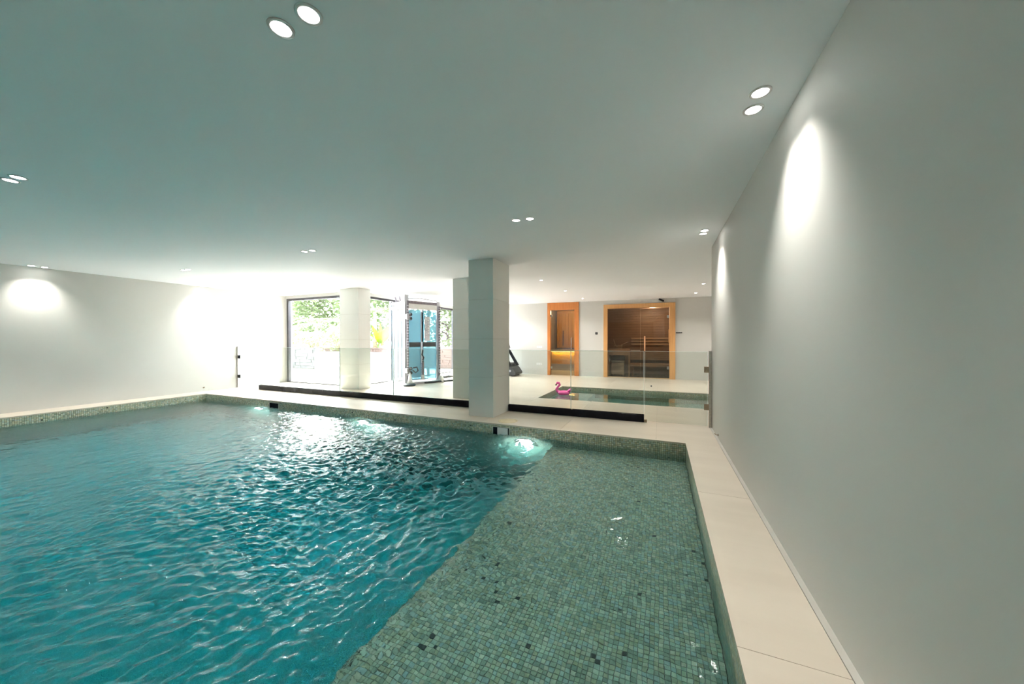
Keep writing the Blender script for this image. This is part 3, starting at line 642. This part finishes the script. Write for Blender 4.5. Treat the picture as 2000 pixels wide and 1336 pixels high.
b = bmesh.new(); lathe(b, [(0, .03), (.014, .03), (.018, .02), (.02, 0)], -.211, 10.4, 16); tag(obj('door_stop', b, M['dark'], None, True), 'tiny dark door stop on the floor before the sauna', 'door stop')

# ------------------------------------------------------------------ pink flamingo float
fx, fy, fz = -2.30, 8.62, -.09
t = thing('flamingo_float', 'small pink inflatable flamingo floating in the plunge pool', 'float', (fx, fy, fz))
b = bmesh.new(); n, m_ = 28, 12; rr = .10; r0 = .052
vs = [[b.verts.new((fx + .06 + (rr + r0 * math.cos(j * 2 * math.pi / m_)) * math.cos(i * 2 * math.pi / n), fy + .9 * (rr + r0 * math.cos(j * 2 * math.pi / m_)) * math.sin(i * 2 * math.pi / n), fz + .045 + r0 * math.sin(j * 2 * math.pi / m_))) for j in range(m_)] for i in range(n)]
for i in range(n):
    for j in range(m_): b.faces.new((vs[i][j], vs[(i + 1) % n][j], vs[(i + 1) % n][(j + 1) % m_], vs[i][(j + 1) % m_]))
obj('ring_body', b, M['pink'], t, True)
b = bmesh.new(); neck = [(-.02, 0, .05), (-.10, -.01, .08), (-.125, -.015, .14), (-.085, -.02, .20), (-.04, -.02, .25), (-.06, -.02, .295), (-.10, -.02, .295), (-.125, -.02, .26)]
tube(b, [(fx + x, fy + y, fz + z) for x, y, z in neck], [.045, .042, .036, .03, .03, .034, .034, .02], 12); obj('neck', b, M['pink'], t, True)
b = bmesh.new(); tube(b, [(fx - .125, fy - .02, fz + .265), (fx - .14, fy - .02, fz + .24), (fx - .135, fy - .02, fz + .215)], [.019, .015, .004], 10); obj('beak', b, M['black'], t, True)
b = bmesh.new(); tube(b, [(fx + .18, fy, fz + .08), (fx + .23, fy, fz + .14), (fx + .25, fy, fz + .17)], [.045, .03, .008], 10); obj('tail', b, M['pink'], t, True)

# ------------------------------------------------------------------ gym: cable machine
ga = Vector((.351, .936, 0)); gb = Vector((-.936, .351, 0)); g0 = Vector((-6.78, 8.04, 0)); GF = (g0, ga, gb)
ang = math.atan2(ga.y, ga.x)
gm = thing('cable_machine', 'tall dual pulley cable machine with pale blue shrouds before the side windows', 'gym machine', tuple(g0))
def GB(name, mm, a0, a1, d0, d1, z0, z1, bev=0.0, parent=gm): return bx(name, M[mm], a0, a1, d0, d1, z0, z1, parent, bev, GF)
def gp(a, d, z): return tuple(g0 + ga * a + gb * d + Vector((0, 0, z)))
GB('upright', 'silver', -.03, .10, -.02, .10, .06, 2.62, .012); GB('upright', 'silver', 1.08, 1.2, 0, .10, .06, 2.50, .012)
GB('upright', 'silver', 0, .1, .88, .98, .06, 2.50, .012); GB('upright', 'silver', 1.08, 1.18, .88, .98, .06, 2.50, .012)
for a, d, z1 in ((.035, -.075, 2.45), (1.14, -.05, 2.35)):
    b = bmesh.new(); tube(b, [gp(a, d, .12), gp(a, d, z1)], .028, 14); r_ = obj('guide_rail', b, M['rod'], gm, True)
    for k in range(26):
        z = .3 + k * .08; bb = bmesh.new(); lathe(bb, [(.0335, -.012), (.0345, -.012), (.0345, .012), (.0335, .012)], gp(a, d, 0)[0], gp(a, d, 0)[1], 12, 'Z', z); obj('index_ring', bb, M['silver'], r_)
GB('top_beam', 'rod', .1, 1.08, -.01, .08, 2.38, 2.46, .01); GB('top_beam', 'silver', .02, .1, .1, .88, 2.36, 2.46, .01)
GB('header_panel', 'white', .1, 1.08, .0, .05, 2.22, 2.38, .006); GB('header_panel', 'white', .02, .07, .1, .88, 2.22, 2.34, .006)
b = bmesh.new(); tube(b, [gp(.1, .03, 2.52), gp(.4, .03, 2.56), gp(.8, .03, 2.54), gp(1.12, .03, 2.52)], .016, 10); obj('pull_up_bar', b, M['silver'], gm, True)
for a0, a1 in ((.12, .52), (.60, 1.07)):
    GB('shroud', 'shield', a0, a1, .03, .036, .12, 2.2)
GB('shroud_side', 'shield_side', .03, .036, .12, .86, .12, 2.2)
for d in (.28, .50, .72): GB('shroud_rib', 'silver', .02, .035, d, d + .02, .12, 2.2)
GB('rear_panel', 'white', .1, 1.08, .86, .88, .12, 2.2)
GB('centre_slot', 'black', .545, .585, .02, .03, 1.25, 2.14, .004); GB('slot_column', 'silver', .515, .54, .0, .03, .6, 2.16, .004)
GB('black_band', 'dark', .14, .52, .02, .028, 1.10, 1.24); GB('black_band', 'dark', .60, 1.05, .02, .028, 1.10, 1.24)
gpn = GB('number_plate', 'silver', .66, .84, .022, .03, 1.28, 2.02, .002)
for r_ in range(9):
    for c_ in range(2):
        z = 1.33 + r_ * .078; a = .705 + c_ * .08; p_ = gp(a, .021, z + (.03 if c_ else 0)); bb = bmesh.new()
        bmesh.ops.create_uvsphere(bb, u_segments=10, v_segments=6, radius=.02, matrix=Matrix.Translation(p_)); obj('index_dot', bb, M['white'], gpn, True)
for k in range(14): GB('weight_plate', 'rod', .46, .68, .22, .40, .16 + k * .055, .16 + k * .055 + .048, .004)
for a in (.42, .70):
    b = bmesh.new(); tube(b, [gp(a, .31, .14), gp(a, .31, 2.3)], .012, 8); obj('guide_rod', b, M['chrome'], gm, True)
b = bmesh.new(); tube(b, [gp(.56, -.03, 2.2), gp(.555, -.03, 1.0), gp(.56, -.03, .62)], .006, 6); obj('cable', b, M['black'], gm, True)
b = bmesh.new(); tube(b, [gp(.56, -.03, 1.0), gp(.52, -.05, .86), gp(.58, -.05, .78), gp(.55, -.04, .70)], .022, 8); lathe(b, [(0, -.03), (.035, 0), (0, .03)], gp(.55, -.05, 0)[0], gp(.55, -.05, 0)[1], 12, 'Z', .66); obj('rope_handle', b, M['dark'], gm, True)
GB('pedal_strut', 'rod', .53, .59, -.05, -.01, .26, .64, .006); GB('pedal_strut_foot', 'white', .51, .60, -.06, 0, .12, .26, .006)
# carriages with pulleys and handles on the near rail
for z, nm in ((.42, 'lower'), (1.98, 'upper')):
    b = bmesh.new(); box(b, -.03, .11, -.14, -.02, z - .07, z + .07, .01, GF); cr = obj('carriage', b, M['silver'], gm)
    for k in (-.06, .06):
        p_ = gp(.06, -.19, z + k); b = bmesh.new(); lathe(b, [(.0, -.014), (.05, -.014), (.042, 0), (.05, .014), (0, .014)], p_[0], p_[1], 20, 'Y', p_[2]); obj('pulley', b, M['dark'], cr, True)
b = bmesh.new(); tube(b, [gp(.1, -.22, .44), gp(.17, -.27, .36), gp(.25, -.27, .42), gp(.22, -.25, .52), gp(.12, -.22, .50)], .02, 10); obj('hand_grip', b, M['dark'], gm, True)
for z in (2.38,):
    for d in (.3, .55):
        p_ = gp(0, d, z + .1); b = bmesh.new(); tube(b, [gp(.04, d, 2.40), gp(.02, d + .04, 2.52), gp(.03, d + .09, 2.60)], .02, 8); obj('bar_horn', b, M['rod'], gm, True)
GB('base_frame', 'silver', -.05, 1.2, -.06, .02, 0, .06, .01); GB('base_frame', 'silver', -.03, .05, .02, .98, 0, .06, .01); GB('base_frame', 'silver', -.03, 1.2, .9, .98, 0, .06, .01); GB('base_frame', 'silver', 1.12, 1.2, .02, .9, 0, .06, .01)
p_ = gp(-.02, -.25, 0); b = bmesh.new(); lathe(b, [(0, .0), (.16, 0), (.175, .02), (.165, .05), (.09, .07), (0, .075)], p_[0], p_[1], 28); obj('foot_disc', b, M['dark'], gm, True)
b = bmesh.new(); tube(b, [gp(0, -.24, .05), gp(.02, -.22, .2), gp(.05, -.16, .36)], [.09, .05, .03], 12); obj('foot_column', b, M['white'], gm, True)
b = bmesh.new(); tube(b, [gp(1.14, -.12, .02), gp(1.14, -.12, .2)], [.12, .06], 14); obj('foot_column', b, M['white'], gm, True)
b = bmesh.new(); tube(b, [gp(.55, -.14, .03), gp(1.3, -.22, .03), gp(1.75, -.26, .03)], .028, 10); obj('floor_bar', b, M['dark'], gm, True)
for z0 in (1.72, 1.45):
    b = bmesh.new(); tube(b, [gp(1.22, -.04, z0 + .12), gp(1.40, -.06, z0 + .06), gp(1.46, -.06, z0 - .06), gp(1.40, -.06, z0 - .14)], .022, 8); obj('hanging_strap', b, M['rod'], gm, True)

# ------------------------------------------------------------------ gym: white bike half hidden behind the middle pillar
q0 = Vector((-6.35, 10.2, 0))
t = thing('exercise_bike', 'white exercise bike half hidden behind the middle pillar', 'exercise bike', tuple(q0))
def qp(a, d, z): return (q0.x + a, q0.y + d, z)
b = bmesh.new(); prism(b, [(-.38, .08), (-.02, .62), (.10, .70), (.45, .62), (.62, .1), (.5, .06), (-.2, .05)], .22, lambda a, z, k: qp(a, k, z)); bmesh.ops.bevel(b, geom=b.edges[:], offset=.03, segments=2, affect='EDGES'); obj('flywheel_cover', b, M['white'], t, True)
b = bmesh.new(); tube(b, [qp(-.02, .11, .6), qp(.12, .11, .98)], .03, 10); obj('handlebar_post', b, M['silver'], t, True)
b = bmesh.new(); tube(b, [qp(.12, -.15, 1.0), qp(.12, .11, .97), qp(.12, .37, 1.0)], .02, 10); obj('handlebar', b, M['dark'], t, True)
b = bmesh.new(); tube(b, [qp(.45, .11, .55), qp(.6, .11, .95)], .03, 10); obj('seat_post', b, M['silver'], t, True)
b = bmesh.new(); prism(b, [(.45, .95), (.78, .97), (.78, 1.04), (.62, 1.02), (.45, 1.0)], .2, lambda a, z, k: qp(a, .01 + k, z)); obj('saddle', b, M['dark'], t)
b = bmesh.new(); box(b, q0.x - .55, q0.x - .42, q0.y - .2, q0.y + .42, 0, .07, .01); obj('stabiliser', b, M['dark'], t)
b = bmesh.new(); box(b, q0.x + .55, q0.x + .66, q0.y - .2, q0.y + .42, 0, .07, .01); obj('stabiliser', b, M['dark'], t)
b = bmesh.new(); tube(b, [qp(-.5, .11, .05), qp(-.3, .11, .12)], .03, 8); tube(b, [qp(.5, .11, .12), qp(.6, .11, .05)], .03, 8); o = obj('base_tube', b, M['silver'], t); o['kind'] = 'stuff'

# ------------------------------------------------------------------ gym: black treadmill by the far wall
r0 = Vector((-5.35, 11.35, 0))
t = thing('treadmill', 'black treadmill by the far wall, mostly hidden by the nearest pillar', 'treadmill', tuple(r0))
def rp(a, d, z): return (r0.x + a, r0.y + d, z)
b = bmesh.new(); prism(b, [(-.9, .05), (.62, .05), (.66, .12), (.5, .34), (.2, .42), (-.1, .22), (-.9, .17)], .7, lambda a, z, k: rp(a, k, z)); bmesh.ops.bevel(b, geom=b.edges[:], offset=.02, segments=2, affect='EDGES'); obj('deck', b, M['dark'], t)
b = bmesh.new(); box(b, r0.x - .88, r0.x - .12, r0.y + .1, r0.y + .6, .17, .182); obj('running_belt', b, M['black'], t)
for d in (0, .64):
    b = bmesh.new(); prism(b, [(.40, .36), (.52, .36), (.10, 1.02), (.0, 1.02)], .06, lambda a, z, k: rp(a, d + k, z)); obj('upright', b, M['black'], t)
b = bmesh.new(); prism(b, [(-.15, 1.0), (.16, 1.0), (.1, 1.2), (-.1, 1.12)], .7, lambda a, z, k: rp(a, k, z)); obj('console', b, M['black'], t)
b = bmesh.new(); box(b, r0.x + .15, r0.x + .45, r0.y - .03, r0.y + .73, .40, .47, .015); obj('front_hood', b, M['black'], t)
b = bmesh.new(); p_ = rp(.44, -.012, .2); lathe(b, [(0, 0), (.04, 0), (.04, .02)], p_[0], p_[1], 16, 'Y', p_[2]); obj('roller_cap', b, M['silver'], t)
b = bmesh.new(); box(b, r0.x - .85, r0.x - .75, r0.y + .05, r0.y + .65, 0, .06, .005); obj('foot', b, M['black'], t)
b = bmesh.new(); box(b, r0.x + .45, r0.x + .55, r0.y + .05, r0.y + .65, 0, .06, .005); obj('foot', b, M['black'], t)

# ------------------------------------------------------------------ garden beyond the windows
gt = bmesh.new(); box(gt, -60, XL - T, -10, 60, -.3, -.03); box(gt, XL - T, XS - .15, YW + .12, 60, -.3, -.03); box(gt, XS - .15, 30, 13.4, 60, -.3, -.03)
struct(obj('terrace', gt, M['terrace']), 'bright pale terrace outside the garden windows', 'terrace')
def garden_wall(x0, x1, y, z1, mm, label, bw, bh, depth=.35):
    t = thing('garden_wall', label, 'wall', ((x0 + x1) / 2, y, 0))
    bx('wall_core', M['soil'], x0, x1, y + .03, y + depth, -.05, z1 - .02, t)
    b = bmesh.new(); z = 0; row = 0
    while z < z1 - .01:
        x = x0 - (row % 2) * bw * .5; hh = bh * random.uniform(.85, 1.15)
        if z + hh > z1: hh = z1 - z
        while x < x1:
            ww = bw * random.uniform(.7, 1.3); a, e = max(x, x0), min(x + ww, x1)
            if e - a > .03: box(b, a + .006, e - .006, y + random.uniform(-.02, .01), y + .06, z + .005, z + hh - .005)
            x += ww
        z += hh; row += 1
    o = obj('masonry', b, M[mm], t); o['kind'] = 'stuff'
garden_wall(-19, -14.35, 11.0, .95, 'rock', 'low grey stone garden wall outside the left window', .42, .14)
struct(bx('garden_block', M['white'], -14.3, -10.2, 10.9, 11.3, -.05, .78), 'low white rendered garden wall outside the left window', 'wall')
garden_wall(-20, -8.2, 13.6, .92, 'brick', 'low reddish brick garden wall outside the side windows', .34, .12)
bx('bed_soil', M['soil'], -20, -8.2, 13.97, 24, -.05, .8); tag(bpy.data.objects['bed_soil'], 'raised planting bed behind the brick garden wall', 'planting bed', kind='stuff')
bx('bed_soil', M['soil'], -19, -10.2, 11.37, 13.0, -.05, .7); tag(bpy.data.objects['bed_soil.001'], 'raised planting bed behind the grey stone garden wall', 'planting bed', kind='stuff')
b = bmesh.new(); box(b, -11.4, -10.1, 8.9, 9.5, .30, .38, .01)
for x in (-11.3, -10.3):
    box(b, x, x + .1, 8.95, 9.45, -.03, .31)
tag(obj('garden_bench', b, M['white']), 'low white bench on the terrace outside the left window', 'bench')
def leaf(bm, base_, d, up, ln, wd, seg=6, droop=.3, fold=.15):
    d = Vector(d).normalized(); side = d.cross(Vector(up)).normalized(); prev = None
    for i in range(seg + 1):
        s = i / seg; p_ = Vector(base_) + d * ln * s + Vector((0, 0, -droop * ln * s * s)); wv = wd * math.sin(math.pi * min(1, s * .93 + .06)) ** .7
        n_ = side.cross(d).normalized()
        tri = [bm.verts.new(p_ - side * wv + n_ * wv * fold), bm.verts.new(p_), bm.verts.new(p_ + side * wv + n_ * wv * fold)]
        if prev: bm.faces.new((prev[0], prev[1], tri[1], tri[0])); bm.faces.new((prev[1], prev[2], tri[2], tri[1]))
        prev = tri
def banana(x, y, z, label, spec):
    t = thing('banana_plant', label, 'plant', (x, y, z))
    b = bmesh.new(); tube(b, [(x, y, z), (x + .02, y, z + .5)], [.08, .05], 10); obj('stem', b, M['stem'], t, True)
    for d, ln, wd, dr in spec:
        b = bmesh.new(); leaf(b, (x, y, z + .25), d, (0, .3, 1) if abs(Vector(d).normalized().z) < .9 else (0, 1, 0), ln, wd, 8, dr); obj('leaf', b, M['banana'], t, True)
# aligned with the gap between the pale pillar and the machine
banana(-13.75, 14.3, .8, 'plant with broad yellow green leaves behind the brick garden wall', [((.1, -.1, 1), 1.15, .14, .0), ((.62, -.1, .9), 1.35, .25, .12), ((-.7, -.1, .9), 1.2, .2, .3), ((.2, -.5, .8), .8, .15, .4), ((-.3, -.2, 1), 1.2, .16, .1)])
def flowers(x, y, z, label):
    t = thing('flowering_plant', label, 'plant', (x, y, z)); b = bmesh.new(); b2 = bmesh.new()
    for k in range(70):
        a = random.uniform(0, 6.28); r_ = random.uniform(0, .45); p_ = (x + r_ * math.cos(a), y + r_ * math.sin(a) * .5, z + random.uniform(.05, .5 - r_ * .5))
        leaf(b if k % 3 else b2, p_, (math.cos(a), math.sin(a), .7), (0, 0, 1), .16, .035, 3)
    o = obj('leaves', b, M['banana'], t); o['kind'] = 'stuff'; o = obj('flowers', b2, M['petal'], t); o['kind'] = 'stuff'
flowers(-13.6, 14.25, .8, 'low orange flowers at the foot of the broad leaved plant')
def shrub(x, y, z, r_, h_, n, label, name='shrub', ln=.22):
    t = thing(name, label, 'plant', (x, y, z)); b = bmesh.new()
    for k in range(6):
        a = random.uniform(0, 6.28); tube(b, [(x, y, z), (x + .3 * r_ * math.cos(a), y + .3 * r_ * math.sin(a), z + h_ * .5), (x + .7 * r_ * math.cos(a), y + .7 * r_ * math.sin(a), z + h_ * .85)], [.03, .02, .008], 6)
    o = obj('branches', b, M['stem'], t); o['kind'] = 'stuff'; b = bmesh.new()
    for k in range(n):
        a = random.uniform(0, 6.28); q_ = math.sqrt(random.random()); u = q_ * math.cos(a), q_ * math.sin(a), random.uniform(0, 1) ** .8; a = random.uniform(0, 6.28)
        leaf(b, (x + r_ * u[0], y + r_ * u[1], z + h_ * u[2]), (math.cos(a), math.sin(a), random.uniform(-.2, .9)), (0, 0, 1), ln * random.uniform(.6, 1.3), ln * .2, 2, .3)
    o = obj('foliage', b, M['leaf'], t); o['kind'] = 'stuff'
shrub(-17.9, 12.2, .7, .55, 1.3, 420, 'feathery green shrub behind the stone wall at the far left of the window')
shrub(-16.2, 12.2, .7, .6, 1.0, 420, 'green shrub behind the stone wall at the middle of the left window')
shrub(-14.4, 12.2, .7, .5, 1.2, 420, 'low green shrub behind the white garden wall next to the pale pillar')
for x, y, r_, h_, l_ in [(-27.0, 18.5, 1.7, 5.8, 'dense tall tree at the left side of the left window'), (-23.4, 18.2, 1.7, 5.2, 'dense tall tree at the middle of the left window'), (-19.8, 18.6, 1.7, 6.2, 'dense tall tree beside the pale pillar in the left window'),
                         (-16.2, 18.4, 1.6, 5.4, 'dense tall tree behind the broad leaved plant'), (-12.7, 19.2, 1.6, 5.8, 'dense tall tree behind the cable machine'), (-9.2, 19.0, 1.6, 5.4, 'dense tall tree right of the cable machine beyond the windows')]:
    shrub(x, y, .8, r_, h_, 3200, l_, 'garden_tree', .55)
def palm(x, y, z, h_, label, n=17, ln=1.7):
    t = thing('palm', label, 'palm', (x, y, z)); b = bmesh.new(); tube(b, [(x, y, z), (x + .05, y, z + h_ * .5), (x, y, z + h_)], [.13, .1, .09], 10); obj('trunk', b, M['stem'], t, True)
    for k in range(n):
        a = k * 2.4; el = random.uniform(.1, 1.0); d = Vector((math.cos(a), math.sin(a), el)).normalized(); b = bmesh.new(); side = d.cross(Vector((0, 0, 1))).normalized()
        pts = [Vector((x, y, z + h_)) + d * ln * s + Vector((0, 0, -.55 * ln * s * s)) for s in np.linspace(0, 1, 12)]
        tube(b, pts, .012, 4, False)
        for i in range(2, 12):
            for sg in (-1, 1):
                leaf(b, pts[i], side * sg + d * .5 + Vector((0, 0, -.25)), (0, 0, 1), .42 * (1.15 - i / 14), .02, 2, .2)
        obj('frond', b, M['leaf'], t)
palm(-19.4, 14.9, .8, 1.5, 'palm with arching fronds seen through the left window beside the pale pillar')
palm(-17.3, 15.4, .8, 1.4, 'palm with arching fronds behind the pale pillar')
palm(-15.6, 15.8, .8, 2.2, 'taller palm farther back in the garden beyond the side windows')
